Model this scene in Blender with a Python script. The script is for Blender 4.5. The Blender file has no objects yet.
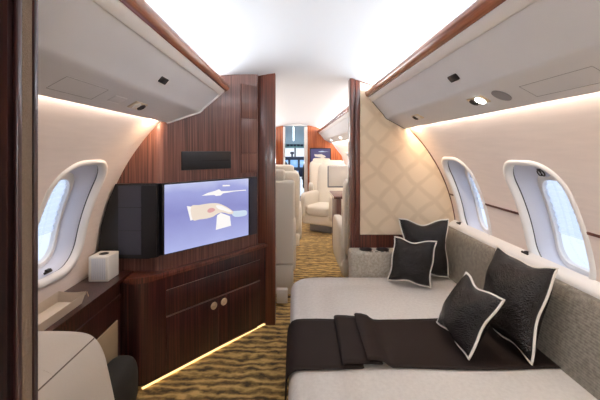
import bpy, bmesh, math, random
from mathutils import Vector, Matrix, noise
random.seed(7)
PI = math.pi
scene = bpy.context.scene
COL = scene.collection

# ------------------------------------------------------------------ helpers
def S(r, g, b):
    f = lambda c: ((c / 255) / 12.92) if c / 255 <= .04045 else (((c / 255) + .055) / 1.055) ** 2.4
    return (f(r), f(g), f(b), 1)

def new_mat(name):
    m = bpy.data.materials.new(name); m.use_nodes = True
    nt = m.node_tree
    return m, nt, nt.nodes['Principled BSDF']

def plain(name, col, rough=.5, metal=0, bump=0, bscale=200, coat=0, spec=.5, vary=0.0, vscale=6, sheen=0, stretch=(1, 1, 1)):
    m, nt, b = new_mat(name)
    b.inputs['Base Color'].default_value = col
    b.inputs['Roughness'].default_value = rough
    b.inputs['Metallic'].default_value = metal
    b.inputs['Specular IOR Level'].default_value = spec
    b.inputs['Coat Weight'].default_value = coat
    b.inputs['Coat Roughness'].default_value = .08
    b.inputs['Sheen Weight'].default_value = sheen
    tc = nt.nodes.new('ShaderNodeTexCoord'); mp = nt.nodes.new('ShaderNodeMapping')
    mp.inputs['Scale'].default_value = stretch
    nt.links.new(tc.outputs['Object'], mp.inputs[0])
    if vary:
        n = nt.nodes.new('ShaderNodeTexNoise'); n.inputs['Scale'].default_value = vscale
        n.inputs['Detail'].default_value = 4
        nt.links.new(mp.outputs[0], n.inputs['Vector'])
        r = nt.nodes.new('ShaderNodeValToRGB')
        r.color_ramp.elements[0].position = .3; r.color_ramp.elements[1].position = .7
        r.color_ramp.elements[0].color = tuple(c * (1 - vary) for c in col[:3]) + (1,)
        r.color_ramp.elements[1].color = tuple(min(1, c * (1 + vary)) for c in col[:3]) + (1,)
        nt.links.new(n.outputs['Fac'], r.inputs[0]); nt.links.new(r.outputs[0], b.inputs['Base Color'])
    if bump:
        n = nt.nodes.new('ShaderNodeTexNoise'); n.inputs['Scale'].default_value = bscale
        nt.links.new(mp.outputs[0], n.inputs['Vector'])
        bp = nt.nodes.new('ShaderNodeBump'); bp.inputs['Strength'].default_value = bump
        bp.inputs['Distance'].default_value = .004
        nt.links.new(n.outputs['Fac'], bp.inputs['Height']); nt.links.new(bp.outputs[0], b.inputs['Normal'])
    return m

def wood(name, dark, mid, light, scale=(55, 55, 1.2), rough=.3, coat=.4, spec=.5):
    m, nt, b = new_mat(name)
    tc = nt.nodes.new('ShaderNodeTexCoord'); mp = nt.nodes.new('ShaderNodeMapping')
    mp.inputs['Scale'].default_value = scale
    nt.links.new(tc.outputs['Object'], mp.inputs[0])
    n = nt.nodes.new('ShaderNodeTexNoise'); n.inputs['Scale'].default_value = 1.6; n.inputs['Detail'].default_value = 5
    n.inputs['Distortion'].default_value = .25
    nt.links.new(mp.outputs[0], n.inputs['Vector'])
    b.inputs['Specular IOR Level'].default_value = spec
    r = nt.nodes.new('ShaderNodeValToRGB'); e = r.color_ramp.elements
    e[0].position = .34; e[0].color = dark; e[1].position = .68; e[1].color = light
    k = e.new(.5); k.color = mid
    nt.links.new(n.outputs['Fac'], r.inputs[0]); nt.links.new(r.outputs[0], b.inputs['Base Color'])
    b.inputs['Roughness'].default_value = rough; b.inputs['Coat Weight'].default_value = coat
    b.inputs['Coat Roughness'].default_value = .12
    return m

def emit(name, col, strength):
    m, nt, b = new_mat(name)
    b.inputs['Base Color'].default_value = (0.02, 0.02, 0.02, 1)
    b.inputs['Emission Color'].default_value = col
    b.inputs['Emission Strength'].default_value = strength
    b.inputs['Roughness'].default_value = .3
    return m

def woven(name, c0, c1, scale=260, bump=.4, rough=.9):
    """small basket weave in two threads"""
    m, nt, b = new_mat(name)
    tc = nt.nodes.new('ShaderNodeTexCoord')
    ws = []
    for d in ('X', 'Y', 'Z'):
        w = nt.nodes.new('ShaderNodeTexWave'); w.bands_direction = d
        w.inputs['Scale'].default_value = scale / 6.28; w.inputs['Distortion'].default_value = 1.2
        w.inputs['Detail'].default_value = 1
        nt.links.new(tc.outputs['Object'], w.inputs['Vector']); ws.append(w)
    a = nt.nodes.new('ShaderNodeMath'); a.operation = 'ADD'
    nt.links.new(ws[0].outputs['Fac'], a.inputs[0]); nt.links.new(ws[1].outputs['Fac'], a.inputs[1])
    a2 = nt.nodes.new('ShaderNodeMath'); a2.operation = 'ADD'
    nt.links.new(a.outputs[0], a2.inputs[0]); nt.links.new(ws[2].outputs['Fac'], a2.inputs[1])
    d3 = nt.nodes.new('ShaderNodeMath'); d3.operation = 'DIVIDE'; d3.inputs[1].default_value = 3
    nt.links.new(a2.outputs[0], d3.inputs[0])
    n = nt.nodes.new('ShaderNodeTexNoise'); n.inputs['Scale'].default_value = 60; n.inputs['Detail'].default_value = 5
    nt.links.new(tc.outputs['Object'], n.inputs['Vector'])
    mx = nt.nodes.new('ShaderNodeMath'); mx.operation = 'MULTIPLY_ADD'; mx.inputs[1].default_value = .6
    nt.links.new(n.outputs['Fac'], mx.inputs[0])
    h = nt.nodes.new('ShaderNodeMath'); h.operation = 'MULTIPLY'; h.inputs[1].default_value = .4
    nt.links.new(d3.outputs[0], h.inputs[0]); nt.links.new(h.outputs[0], mx.inputs[2])
    r = nt.nodes.new('ShaderNodeValToRGB'); e = r.color_ramp.elements
    e[0].position = .3; e[0].color = c0; e[1].position = .7; e[1].color = c1
    nt.links.new(mx.outputs[0], r.inputs[0]); nt.links.new(r.outputs[0], b.inputs['Base Color'])
    bp = nt.nodes.new('ShaderNodeBump'); bp.inputs['Strength'].default_value = bump; bp.inputs['Distance'].default_value = .003
    nt.links.new(mx.outputs[0], bp.inputs['Height']); nt.links.new(bp.outputs[0], b.inputs['Normal'])
    b.inputs['Roughness'].default_value = rough
    b.inputs['Specular IOR Level'].default_value = .2
    return m

M = {}
M['ceiling'] = plain('ceiling white lining', S(216, 216, 219), .55)
M['bin'] = plain('satin white plastic', S(222, 223, 226), .45, vary=.015)
M['bezel'] = plain('white window plastic', S(238, 236, 234), .35)
M['reveal'] = plain('lavender grey window lining', S(214, 218, 232), .35)
M['wallr'] = plain('beige wall lining', S(234, 221, 213), .75, bump=.05, bscale=300, vary=.03, vscale=20, stretch=(1, .3, 3))
M['gap'] = plain('dark gap', S(25, 22, 22), .7)
M['wood'] = wood('striped brown veneer', S(72, 42, 36), S(100, 62, 52), S(128, 86, 72), scale=(85, 85, 1.2), rough=.4, coat=.15)
M['woodd'] = wood('dark striped mahogany veneer', S(28, 10, 10), S(54, 23, 21), S(90, 45, 37), scale=(70, 70, 1.0), coat=.5)  # darker copy of the wall veneer, with shade mixed into its colours
M['woodp'] = wood('very dark veneer', S(14, 5, 5), S(28, 10, 9), S(44, 18, 15), scale=(70, 70, .8), rough=.55, coat=0, spec=.12)
M['woodj'] = wood('red brown door frame veneer', S(60, 27, 19), S(92, 46, 33), S(116, 62, 45), scale=(70, 70, .8))
M['woodrail'] = wood('polished cherry rail', S(128, 72, 50), S(158, 96, 70), S(184, 122, 92), scale=(40, 1.0, 40), rough=.25, coat=.6)
M['woodfar'] = wood('orange cherry veneer', S(140, 66, 28), S(172, 88, 42), S(196, 112, 62), scale=(30, 30, 1))
M['leather'] = plain('cream leather', S(206, 196, 182), .5, bump=.1, bscale=160)
M['leatherw'] = plain('ivory leather', S(226, 218, 204), .5, bump=.06, bscale=160)
M['bed'] = woven('light beige linen', S(208, 202, 194), S(226, 221, 214), 1500, .1)
M['sofa'] = woven('grey beige basket weave', S(104, 97, 87), S(156, 149, 138), 1300, .4)
M['sofal'] = woven('pale oatmeal basket weave', S(150, 141, 126), S(208, 200, 187), 1300, .4)  # lighter copy of the sofa weave, top light put into its colour
M['blanket'] = plain('dark brown satin wool', S(40, 29, 25), .7, bump=.08, bscale=400, spec=.2)
M['piping'] = plain('ivory piping', S(232, 226, 217), .6)
M['black'] = plain('black plastic', S(20, 19, 22), .35)
M['grille'] = plain('charcoal speaker cloth', S(52, 52, 64), .55, bump=.3, bscale=900)
M['chrome'] = plain('brushed nickel', S(222, 206, 178), .38, metal=.75)
M['satin'] = plain('dark satin metal', S(70, 66, 64), .4, metal=.8)
M['white'] = plain('white box', S(232, 228, 220), .45)
M['cream'] = plain('cream stitched leather tray', S(222, 208, 190), .55)
M['inset'] = plain('beige suede inset', S(176, 154, 122), .85, vary=.05)
M['partfab'] = plain('beige woven jamb cloth', S(128, 110, 92), .85, bump=.4, bscale=500, vary=.08, vscale=300)
M['darkfab'] = plain('charcoal olive cloth', S(44, 42, 38), .8, bump=.2, bscale=300)
M['greytrim'] = plain('grey trim', S(140, 140, 146), .5)

# pillow leather: dark, crinkled, glittering
def pillow_mat():
    m, nt, b = new_mat('dark crinkled lacquered leather')
    tc = nt.nodes.new('ShaderNodeTexCoord')
    v = nt.nodes.new('ShaderNodeTexVoronoi'); v.inputs['Scale'].default_value = 190; v.feature = 'F1'
    n = nt.nodes.new('ShaderNodeTexNoise'); n.inputs['Scale'].default_value = 20; n.inputs['Detail'].default_value = 5; n.inputs['Distortion'].default_value = .8
    for x in (v, n): nt.links.new(tc.outputs['Object'], x.inputs['Vector'])
    b1 = nt.nodes.new('ShaderNodeBump'); b1.inputs['Strength'].default_value = .55; b1.inputs['Distance'].default_value = .017
    b2 = nt.nodes.new('ShaderNodeBump'); b2.inputs['Strength'].default_value = .9; b2.inputs['Distance'].default_value = .004
    nt.links.new(n.outputs['Fac'], b1.inputs['Height']); nt.links.new(v.outputs['Distance'], b2.inputs['Height'])
    nt.links.new(b1.outputs[0], b2.inputs['Normal']); nt.links.new(b2.outputs[0], b.inputs['Normal'])
    r = nt.nodes.new('ShaderNodeValToRGB'); e = r.color_ramp.elements
    e[0].color = S(10, 6, 6); e[1].color = S(30, 21, 19); e[0].position = .35; e[1].position = .7
    nt.links.new(n.outputs['Fac'], r.inputs[0]); nt.links.new(r.outputs[0], b.inputs['Base Color'])
    b.inputs['Roughness'].default_value = .2; b.inputs['Specular IOR Level'].default_value = .42
    return m
M['pillow'] = pillow_mat()

def carpet_mat():
    """gold pile with broken wavy dark streaks running across the aisle"""
    m, nt, b = new_mat('gold and brown rippled carpet')
    L = nt.links.new
    tc = nt.nodes.new('ShaderNodeTexCoord'); mp = nt.nodes.new('ShaderNodeMapping'); mp.inputs['Scale'].default_value = (.6, 1, 1)
    L(tc.outputs['Object'], mp.inputs[0])
    w = nt.nodes.new('ShaderNodeTexWave'); w.bands_direction = 'Y'; w.inputs['Scale'].default_value = 5.2
    w.inputs['Distortion'].default_value = 7; w.inputs['Detail'].default_value = 4; w.inputs['Detail Scale'].default_value = 2.2; w.inputs['Detail Roughness'].default_value = .6
    L(mp.outputs[0], w.inputs['Vector'])
    n = nt.nodes.new('ShaderNodeTexNoise'); n.inputs['Scale'].default_value = 14; n.inputs['Detail'].default_value = 5
    L(tc.outputs['Object'], n.inputs['Vector'])
    a = nt.nodes.new('ShaderNodeMath'); a.operation = 'MULTIPLY_ADD'; a.inputs[1].default_value = .75
    L(n.outputs['Fac'], a.inputs[0]); 
    h = nt.nodes.new('ShaderNodeMath'); h.operation = 'MULTIPLY'; h.inputs[1].default_value = .5
    L(w.outputs['Fac'], h.inputs[0]); L(h.outputs[0], a.inputs[2])
    r = nt.nodes.new('ShaderNodeValToRGB'); e = r.color_ramp.elements
    e[0].position = .24; e[0].color = S(60, 45, 26); e[1].position = .92; e[1].color = S(226, 192, 122)
    k = e.new(.37); k.color = S(98, 76, 42); k = e.new(.47); k.color = S(142, 112, 62); k = e.new(.66); k.color = S(178, 144, 82)
    L(a.outputs[0], r.inputs[0])
    f = nt.nodes.new('ShaderNodeTexNoise'); f.inputs['Scale'].default_value = 300
    L(tc.outputs['Object'], f.inputs['Vector'])
    L(r.outputs[0], b.inputs['Base Color'])
    bp = nt.nodes.new('ShaderNodeBump'); bp.inputs['Strength'].default_value = .4; bp.inputs['Distance'].default_value = .005
    L(f.outputs['Fac'], bp.inputs['Height']); L(bp.outputs[0], b.inputs['Normal'])
    b.inputs['Roughness'].default_value = .9; b.inputs['Specular IOR Level'].default_value = .15
    b.inputs['Sheen Weight'].default_value = .2
    return m
M['carpet'] = carpet_mat()

def panel_fabric():
    """pale gold wall cloth with a faint diamond lattice"""
    m, nt, b = new_mat('pale gold patterned wall cloth')
    tc = nt.nodes.new('ShaderNodeTexCoord')
    outs = []
    for rot in (45, -45):
        mp = nt.nodes.new('ShaderNodeMapping'); mp.inputs['Rotation'].default_value = (0, math.radians(rot), 0)
        nt.links.new(tc.outputs['Object'], mp.inputs[0])
        w = nt.nodes.new('ShaderNodeTexWave'); w.bands_direction = 'X'; w.inputs['Scale'].default_value = 2.1
        w.inputs['Distortion'].default_value = 2.2; w.inputs['Detail'].default_value = 2; w.inputs['Detail Scale'].default_value = 2
        nt.links.new(mp.outputs[0], w.inputs['Vector']); outs.append(w)
    a = nt.nodes.new('ShaderNodeMath'); a.operation = 'MAXIMUM'
    nt.links.new(outs[0].outputs['Fac'], a.inputs[0]); nt.links.new(outs[1].outputs['Fac'], a.inputs[1])
    r = nt.nodes.new('ShaderNodeValToRGB'); e = r.color_ramp.elements
    e[0].position = .80; e[0].color = S(229, 209, 181); e[1].position = .97; e[1].color = S(219, 198, 169)
    nt.links.new(a.outputs[0], r.inputs[0]); nt.links.new(r.outputs[0], b.inputs['Base Color'])
    b.inputs['Roughness'].default_value = .8
    return m
M['panelfab'] = panel_fabric()

def glass_mat():
    m = bpy.data.materials.new('clear acrylic'); m.use_nodes = True; nt = m.node_tree
    for n in list(nt.nodes): nt.nodes.remove(n)
    o = nt.nodes.new('ShaderNodeOutputMaterial'); mx = nt.nodes.new('ShaderNodeMixShader')
    t = nt.nodes.new('ShaderNodeBsdfTransparent'); g = nt.nodes.new('ShaderNodeBsdfGlossy')
    t.inputs[0].default_value = (.93, .95, 1, 1); g.inputs['Roughness'].default_value = .03
    mx.inputs[0].default_value = .06
    nt.links.new(t.outputs[0], mx.inputs[1]); nt.links.new(g.outputs[0], mx.inputs[2])
    nt.links.new(mx.outputs[0], o.inputs[0])
    return m
M['glass'] = glass_mat()

def shade_mat():
    m = bpy.data.materials.new('pleated translucent blind'); m.use_nodes = True; nt = m.node_tree
    for n in list(nt.nodes): nt.nodes.remove(n)
    o = nt.nodes.new('ShaderNodeOutputMaterial'); mx = nt.nodes.new('ShaderNodeMixShader')
    t = nt.nodes.new('ShaderNodeBsdfTransparent'); d = nt.nodes.new('ShaderNodeBsdfTranslucent')
    t.inputs[0].default_value = (.86, .9, .97, 1); d.inputs[0].default_value = (.8, .85, .95, 1)
    mx.inputs[0].default_value = .5
    nt.links.new(t.outputs[0], mx.inputs[1]); nt.links.new(d.outputs[0], mx.inputs[2]); nt.links.new(mx.outputs[0], o.inputs[0])
    return m
M['shade'] = shade_mat()

# ---- mesh building
def link(name, bm, m, parent=None, smooth=None, angle=35):
    me = bpy.data.meshes.new(name)
    bmesh.ops.recalc_face_normals(bm, faces=bm.faces[:])
    off = Vector((0, 0, 0))
    p = parent
    while p is not None:
        off += Vector(p.location); p = p.parent
    if off.length: bmesh.ops.translate(bm, verts=bm.verts[:], vec=-off)
    bm.to_mesh(me); bm.free()
    if isinstance(m, str): m = M[m]
    me.materials.append(m)
    if smooth is not False:
        me.polygons.foreach_set('use_smooth', [True] * len(me.polygons))
        try: me.set_sharp_from_angle(angle=math.radians(angle))
        except Exception: pass
    o = bpy.data.objects.new(name, me); COL.objects.link(o)
    if parent: o.parent = parent
    return o

def tag(o, label=None, cat=None, group=None, kind=None):
    if label: o['label'] = label
    if cat: o['category'] = cat
    if group: o['group'] = group
    if kind: o['kind'] = kind
    return o

def thing(name, label, cat, loc=(0, 0, 0), group=None, kind=None):
    o = bpy.data.objects.new(name, None); COL.objects.link(o); o.location = loc; o.empty_display_size = .05
    return tag(o, label, cat, group, kind)

def box(bm, x0, x1, y0, y1, z0, z1, r=0, seg=2, mat=None):
    b = bmesh.new()
    bmesh.ops.create_cube(b, size=1)
    for v in b.verts:
        v.co = Vector(((x0 + x1) / 2 + v.co.x * (x1 - x0), (y0 + y1) / 2 + v.co.y * (y1 - y0), (z0 + z1) / 2 + v.co.z * (z1 - z0)))
    if r:
        bmesh.ops.bevel(b, geom=b.edges[:], offset=r, segments=seg, affect='EDGES', profile=.5)
    if mat is not None: bmesh.ops.transform(b, matrix=mat, verts=b.verts[:])
    join(bm, b)
    return bm

def join(bm, b):
    me = bpy.data.meshes.new('tmp'); b.to_mesh(me); b.free(); bm.from_mesh(me); bpy.data.meshes.remove(me)

def B(*a, **k): return box(bmesh.new(), *a, **k)

def extrude_y(bm, prof, y0, y1, closed=True, caps=True, ny=1):
    """profile in x,z swept along y; y0 / y1 may be functions of (x, z)"""
    f0 = y0 if callable(y0) else (lambda x, z: y0)
    f1 = y1 if callable(y1) else (lambda x, z: y1)
    rows = []
    for k in range(ny + 1):
        t = k / ny
        rows.append([bm.verts.new((x, f0(x, z) * (1 - t) + f1(x, z) * t, z)) for x, z in prof])
    n = len(prof)
    for a, b in zip(rows, rows[1:]):
        for i in range(n if closed else n - 1):
            j = (i + 1) % n
            bm.faces.new((a[i], a[j], b[j], b[i]))
    if closed and caps:
        bm.faces.new(rows[0]); bm.faces.new(rows[-1])
    return bm

def smooth_pts(P, k=4, closed=False):
    out = []; n = len(P)
    for i in range(n if closed else n - 1):
        g = lambda j: Vector(P[j % n] if closed else P[max(0, min(n - 1, j))])
        a, b, c, d = g(i - 1), g(i), g(i + 1), g(i + 2)
        for q in range(k):
            t = q / k
            v = .5 * ((2 * b) + (c - a) * t + (2 * a - 5 * b + 4 * c - d) * t * t + (3 * b - a - 3 * c + d) * t ** 3)
            out.append(tuple(v))
    if not closed: out.append(tuple(P[-1]))
    return out
def extrude_z(bm, pts, z0, z1):
    a = [bm.verts.new((x, y, z0)) for x, y in pts]; b = [bm.verts.new((x, y, z1 if not callable(z1) else z1(x, y))) for x, y in pts]
    n = len(pts)
    for i in range(n):
        j = (i + 1) % n; bm.faces.new((a[i], a[j], b[j], b[i]))
    bm.faces.new(a); bm.faces.new(b)
    return bm

def grid(bm, f, nu, nv, cu=False):
    vs = [[bm.verts.new(f(i / nu, j / nv)) for j in range(nv + 1)] for i in range(nu if cu else nu + 1)]
    for i in range(nu):
        for j in range(nv):
            bm.faces.new((vs[i][j], vs[(i + 1) % len(vs)][j], vs[(i + 1) % len(vs)][j + 1], vs[i][j + 1]))
    return vs

def tube(bm, pts, r, n=8, closed=False):
    pts = [Vector(p) for p in pts]; N = len(pts); rings = []
    up = Vector((0.13, .21, 1)).normalized()
    for i, p in enumerate(pts):
        if closed: t = pts[(i + 1) % N] - pts[i - 1]
        else: t = pts[min(i + 1, N - 1)] - pts[max(i - 1, 0)]
        t.normalize(); a = t.cross(up)
        if a.length < .05: a = t.cross(Vector((1, 0, 0)))
        a.normalize(); b = t.cross(a)
        rings.append([bm.verts.new(p + r * (math.cos(q * 2 * PI / n) * a + math.sin(q * 2 * PI / n) * b)) for q in range(n)])
    for i in range(N if closed else N - 1):
        A, Bq = rings[i], rings[(i + 1) % N]
        for q in range(n): bm.faces.new((A[q], A[(q + 1) % n], Bq[(q + 1) % n], Bq[q]))
    if not closed: bm.faces.new(rings[0]); bm.faces.new(rings[-1])
    return bm

def disc(bm, mat, prof, n=24):
    """lathe about local z: prof = [(r, z)...], mat places it"""
    rings = [[bm.verts.new(mat @ Vector((r * math.cos(q * 2 * PI / n), r * math.sin(q * 2 * PI / n), z))) for q in range(n)] for r, z in prof]
    for a, b in zip(rings, rings[1:]):
        for q in range(n): bm.faces.new((a[q], a[(q + 1) % n], b[(q + 1) % n], b[q]))
    bm.faces.new(rings[0]); bm.faces.new(rings[-1])
    return bm

def frame(o, x, y, z):
    m = Matrix.Identity(4)
    for i, a in enumerate((x, y, z)):
        a = Vector(a).normalized()
        for k in range(3): m[k][i] = a[k]
    for k in range(3): m[k][3] = o[k]
    return m

# ------------------------------------------------------------------ cabin section
CX = .05          # cabin centre line
RW, ZC = 1.19, .64
YF = 2.60         # forward bulkhead of this cabin
YE = 7.90         # far bulkhead at the cockpit
def hw(z): return math.sqrt(max(RW * RW - (z - ZC) ** 2, .01))
def wall_pt(side, y, s, D=0):
    th = s / RW
    return Vector((CX + side * (RW + D) * math.cos(th), y, ZC + (RW + D) * math.sin(th)))
def ceil_z(x): return 1.925 - .32 * (x - CX) ** 2
S0 = RW * math.asin(-ZC / RW); S1 = RW * math.asin((1.53 - ZC) / RW)

# floor
bm = bmesh.new(); grid(bm, lambda u, v: Vector((CX - 1.05 + 2.1 * u, -4.0 + 11.96 * v, 0)), 2, 4)
tag(link('floor', bm, 'carpet'), 'gold and brown rippled carpet on the aisle floor', 'floor', kind='structure')
# ceiling
bm = bmesh.new(); grid(bm, lambda u, v: Vector((CX - .8 + 1.6 * u, -4.0 + (YE + 4.0) * v, ceil_z(CX - .8 + 1.6 * u))), 32, 8)
tag(link('ceiling', bm, 'ceiling'), 'white curved cabin ceiling above the wooden rails', 'ceiling', kind='structure')

def rrect(a, b, r, n=72):
    """rounded rectangle, centred, as n points evenly spread along its outline: list of (y, s)"""
    raw = []
    for q, (sy, ss) in enumerate(((1, 1), (-1, 1), (-1, -1), (1, -1))):
        for k in range(25):
            t = (q + k / 24) * PI / 2
            raw.append((sy * (a - r) + r * math.cos(t), ss * (b - r) + r * math.sin(t)))
    raw.append(raw[0])
    acc = [0]
    for p, q in zip(raw, raw[1:]): acc.append(acc[-1] + math.hypot(q[0] - p[0], q[1] - p[1]))
    out = []; k = 0
    for i in range(n):
        d = acc[-1] * i / n
        while acc[k + 1] < d: k += 1
        f = (d - acc[k]) / max(acc[k + 1] - acc[k], 1e-9)
        out.append((raw[k][0] + (raw[k + 1][0] - raw[k][0]) * f, raw[k][1] + (raw[k + 1][1] - raw[k][1]) * f))
    return out

WA, WB, WR, WS = .19, .292, .135, .372     # window opening: half length, half height, corner, arc centre
WIN = {1: [1.58, 2.31] + [3.05 + .74 * k for k in range(6)], -1: [1.61]}
WINV = WIN[1]
WP = wall_pt
def wall_mesh(side, y0, y1, wins, m, name, label, D=0, WA=WA, WB=WB, WR=WR, WS=WS):
    bm = bmesh.new()
    def wall_pt(side, y, s, D_=0): return WP(side, y, s, D)
    c = .29
    edges = [y0]
    for w in wins:
        edges += [w - c, w + c]
    edges.append(y1)
    for k in range(0, len(edges), 2):
        a, b = edges[k], edges[k + 1]
        if b - a > .001:
            grid(bm, lambda u, v: wall_pt(side, a + (b - a) * u, S0 + (S1 - S0) * v), max(1, int((b - a) / .3)), 48)
    for w in wins:
        a, b = w - c, w + c
        sb, st = WS - .34, WS + .33
        if st < S1: grid(bm, lambda u, v: wall_pt(side, a + (b - a) * u, st + (S1 - st) * v), 2, 20)
        grid(bm, lambda u, v: wall_pt(side, a + (b - a) * u, S0 + (sb - S0) * v), 2, 20)
        inner = rrect(WA, WB, WR, 72); n = len(inner)
        outer = []
        for py, ps in inner:
            # straight out to the cell rectangle
            ty = (c / abs(py)) if abs(py) > 1e-6 else 1e9
            ts = (((st - WS) if ps > 0 else (WS - sb)) / abs(ps)) if abs(ps) > 1e-6 else 1e9
            t = min(ty, ts); outer.append((py * t, ps * t))
        R = 5
        rings = []
        for q in range(R + 1):
            f = q / R
            rings.append([bm.verts.new(wall_pt(side, w + i[0] * (1 - f) + o[0] * f, WS + i[1] * (1 - f) + o[1] * f)) for i, o in zip(inner, outer)])
        for A, Bq in zip(rings, rings[1:]):
            for i in range(n):
                j = (i + 1) % n; bm.faces.new((A[i], A[j], Bq[j], Bq[i]))
        # cell corners that the radial rays cut off
        for cy, cs in ((c, st - WS), (-c, st - WS), (-c, sb - WS), (c, sb - WS)):
            best = [i for i in range(n)]
            for i in range(n):
                o1, o2 = outer[i], outer[(i + 1) % n]
                on1 = abs(abs(o1[0]) - c) < 1e-6; on2 = abs(abs(o2[0]) - c) < 1e-6
                if on1 != on2 and o1[0] * cy > 0 and (o1[1] * cs > 0):
                    v = bm.verts.new(wall_pt(side, w + cy, WS + cs))
                    bm.faces.new((rings[-1][i], rings[-1][(i + 1) % n], v))
    # upright lining behind the overhead bins up to the ceiling
    top = wall_pt(side, 0, S1)
    grid(bm, lambda u, v: Vector((top.x + side * .006 * v, y0 + (y1 - y0) * u, top.z + (1.76 - top.z) * v)), 4, 2)
    bmesh.ops.remove_doubles(bm, verts=bm.verts[:], dist=.0004)
    return tag(link(name, bm, m, angle=60), label, 'wall', kind='structure')

wall_mesh(1, -4.0, YE, WIN[1], 'wallr', 'wall_right', 'beige curved cabin wall with oval windows above the sofa')
wall_mesh(-1, -4.0, YE, WIN[-1], 'wallr', 'wall_left', 'cream curved cabin wall with one window above the wooden ledge')

wall_mesh(1, -4.0, YE, WIN[1], 'bezel', 'wall_right_skin', 'outer fuselage skin on the right', .126, .130, .198, .076, .322)
wall_mesh(-1, -4.0, YE, WIN[-1], 'bezel', 'wall_left_skin', 'outer fuselage skin on the left', .126, .130, .198, .076, .322)
def window(side, yc, n, label, emblem=False, latch=True, blind=True):
    root = thing('window_%d' % n, label, 'window', tuple(wall_pt(side, yc, WS)), kind='structure')
    N = 72
    def rings(bm, specs):
        rs = []
        for a, b, r, sc, D, dy in specs:
            rs.append([bm.verts.new(wall_pt(side, yc + dy + py, sc + ps, D)) for py, ps in rrect(a, b, r, N)])
        for A, Bq in zip(rs, rs[1:]):
            for i in range(N): bm.faces.new((A[i], A[(i + 1) % N], Bq[(i + 1) % N], Bq[i]))
        return rs
    e = .0
    bm = bmesh.new()
    rings(bm, [(WA + .016, WB + .016, WR + .012, WS, .001, 0), (WA + .012, WB + .012, WR + .01, WS, -.007, 0), (WA - .004, WB - .004, WR - .004, WS, -.009, 0),
               (WA - .014, WB - .014, WR - .012, WS, -.002, 0), (WA - .018, WB - .018, WR - .014, WS, .022, 0)])
    link('bezel', bm, 'bezel', root, angle=80)
    pa, pb, pr, ps_ = .128, .196, .075, .322
    bm = bmesh.new()
    rings(bm, [(WA - .018, WB - .018, WR - .014, WS, .022, 0), (WA - .014, WB - .014, WR - .012, WS, .03, 0)])
    link('gasket', bm, 'satin', root, angle=80)
    bm = bmesh.new()
    rings(bm, [(WA - .014, WB - .014, WR - .012, WS, .03, 0), (WA - .03, WB - .036, WR - .02, WS - .008, .05, 0),
               (pa + .02, pb + .028, pr + .014, ps_ + .006, .105, 0)])
    link('lining', bm, 'reveal', root, angle=80)
    bm = bmesh.new()
    rings(bm, [(pa + .02, pb + .028, pr + .014, ps_ + .006, .105, 0), (pa + .012, pb + .012, pr + .01, ps_, .1, 0), (pa, pb, pr, ps_, .104, 0), (pa - .002, pb - .002, pr, ps_, .127, 0)])
    link('pane_surround', bm, 'bezel', root, angle=50)
    bm = bmesh.new()
    R = 6; rr = rrect(pa - .001, pb - .001, pr, N)
    prev = None
    for q in range(1, R + 1):
        cur = [bm.verts.new(wall_pt(side, yc + py * q / R, ps_ + ps * q / R, .112)) for py, ps in rr]
        if prev:
            for i in range(N): bm.faces.new((prev[i], prev[(i + 1) % N], cur[(i + 1) % N], cur[i]))
        else: bm.faces.new(cur)
        prev = cur
    link('pane', bm, 'glass', root)
    if blind:
        # pleated blind drawn over the upper part
        bm = bmesh.new(); K = 16
        def bl(u, v):
            k = v * K
            zig = abs((k % 2) - 1)
            return wall_pt(side, yc + (2 * u - 1) * (pa + .004), ps_ + pb - .27 * v, .117 + .008 * zig)
        grid(bm, bl, 2, K)
        link('blind', bm, 'shade', root, smooth=False)
    if latch:
        c = wall_pt(side, yc + (0.0 if side < 0 else .12), WS - WB + .03, .03)
        bm = bmesh.new()
        tube(bm, [c + Vector((0, -.022, 0)), c + Vector((0, .022, 0))], .006, 8)
        box(bm, c.x - .008, c.x + .008, c.y - .014, c.y + .014, c.z, c.z + .014, .003)
        link('latch', bm, 'satin', root)
    if emblem:
        # small upright badge near the top of the lining
        EY, ES = -.027, WS + .222
        def on(py, ps, D=.036): return wall_pt(side, yc + EY + py, ES + ps, D)
        bm = bmesh.new()
        q = [[bm.verts.new(on(py, ps, D)) for py, ps in ((-.026, -.022), (.026, -.022), (.026, .024), (-.026, .024))] for D in (.038, .085)]
        bm.faces.new(q[0]); bm.faces.new(q[1])
        for k in range(4): bm.faces.new((q[0][k], q[0][(k + 1) % 4], q[1][(k + 1) % 4], q[1][k]))
        bd = link('badge', bm, 'reveal', root)
        bm = bmesh.new()
        for dy in (-.0105, .0105):
            tube(bm, [on(dy + .0105 * math.cos(t * PI / 8), -.003 + .0135 * math.sin(t * PI / 8)) for t in range(16)], .0024, 6, closed=True)
        tube(bm, [on(-.012, .0165), on(.012, .0165)], .0024, 6)
        tube(bm, [on(0, -.016), on(0, .0165)], .0022, 6)
        link('emblem', bm, 'black', bd)
    return root
window(1, 1.58, 1, 'large oval cabin window nearest on the right wall, above the two near cushions', emblem=True)
window(1, 2.31, 2, 'second oval cabin window on the right wall, next to the fabric bulkhead')
window(-1, 1.61, 3, 'oval cabin window in the left wall above the wooden ledge and tissue box')
for k in range(6):
    window(1, WINV[2 + k], 4 + k, ['bright window just past the doorway on the right wall', 'window above the wooden table in the forward cabin', 'window beside the far white seat in the forward cabin',
            'fourth window along the forward cabin right wall', 'fifth window along the forward cabin right wall', 'last window before the far orange bulkhead'][k], latch=False, blind=False)

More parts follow.
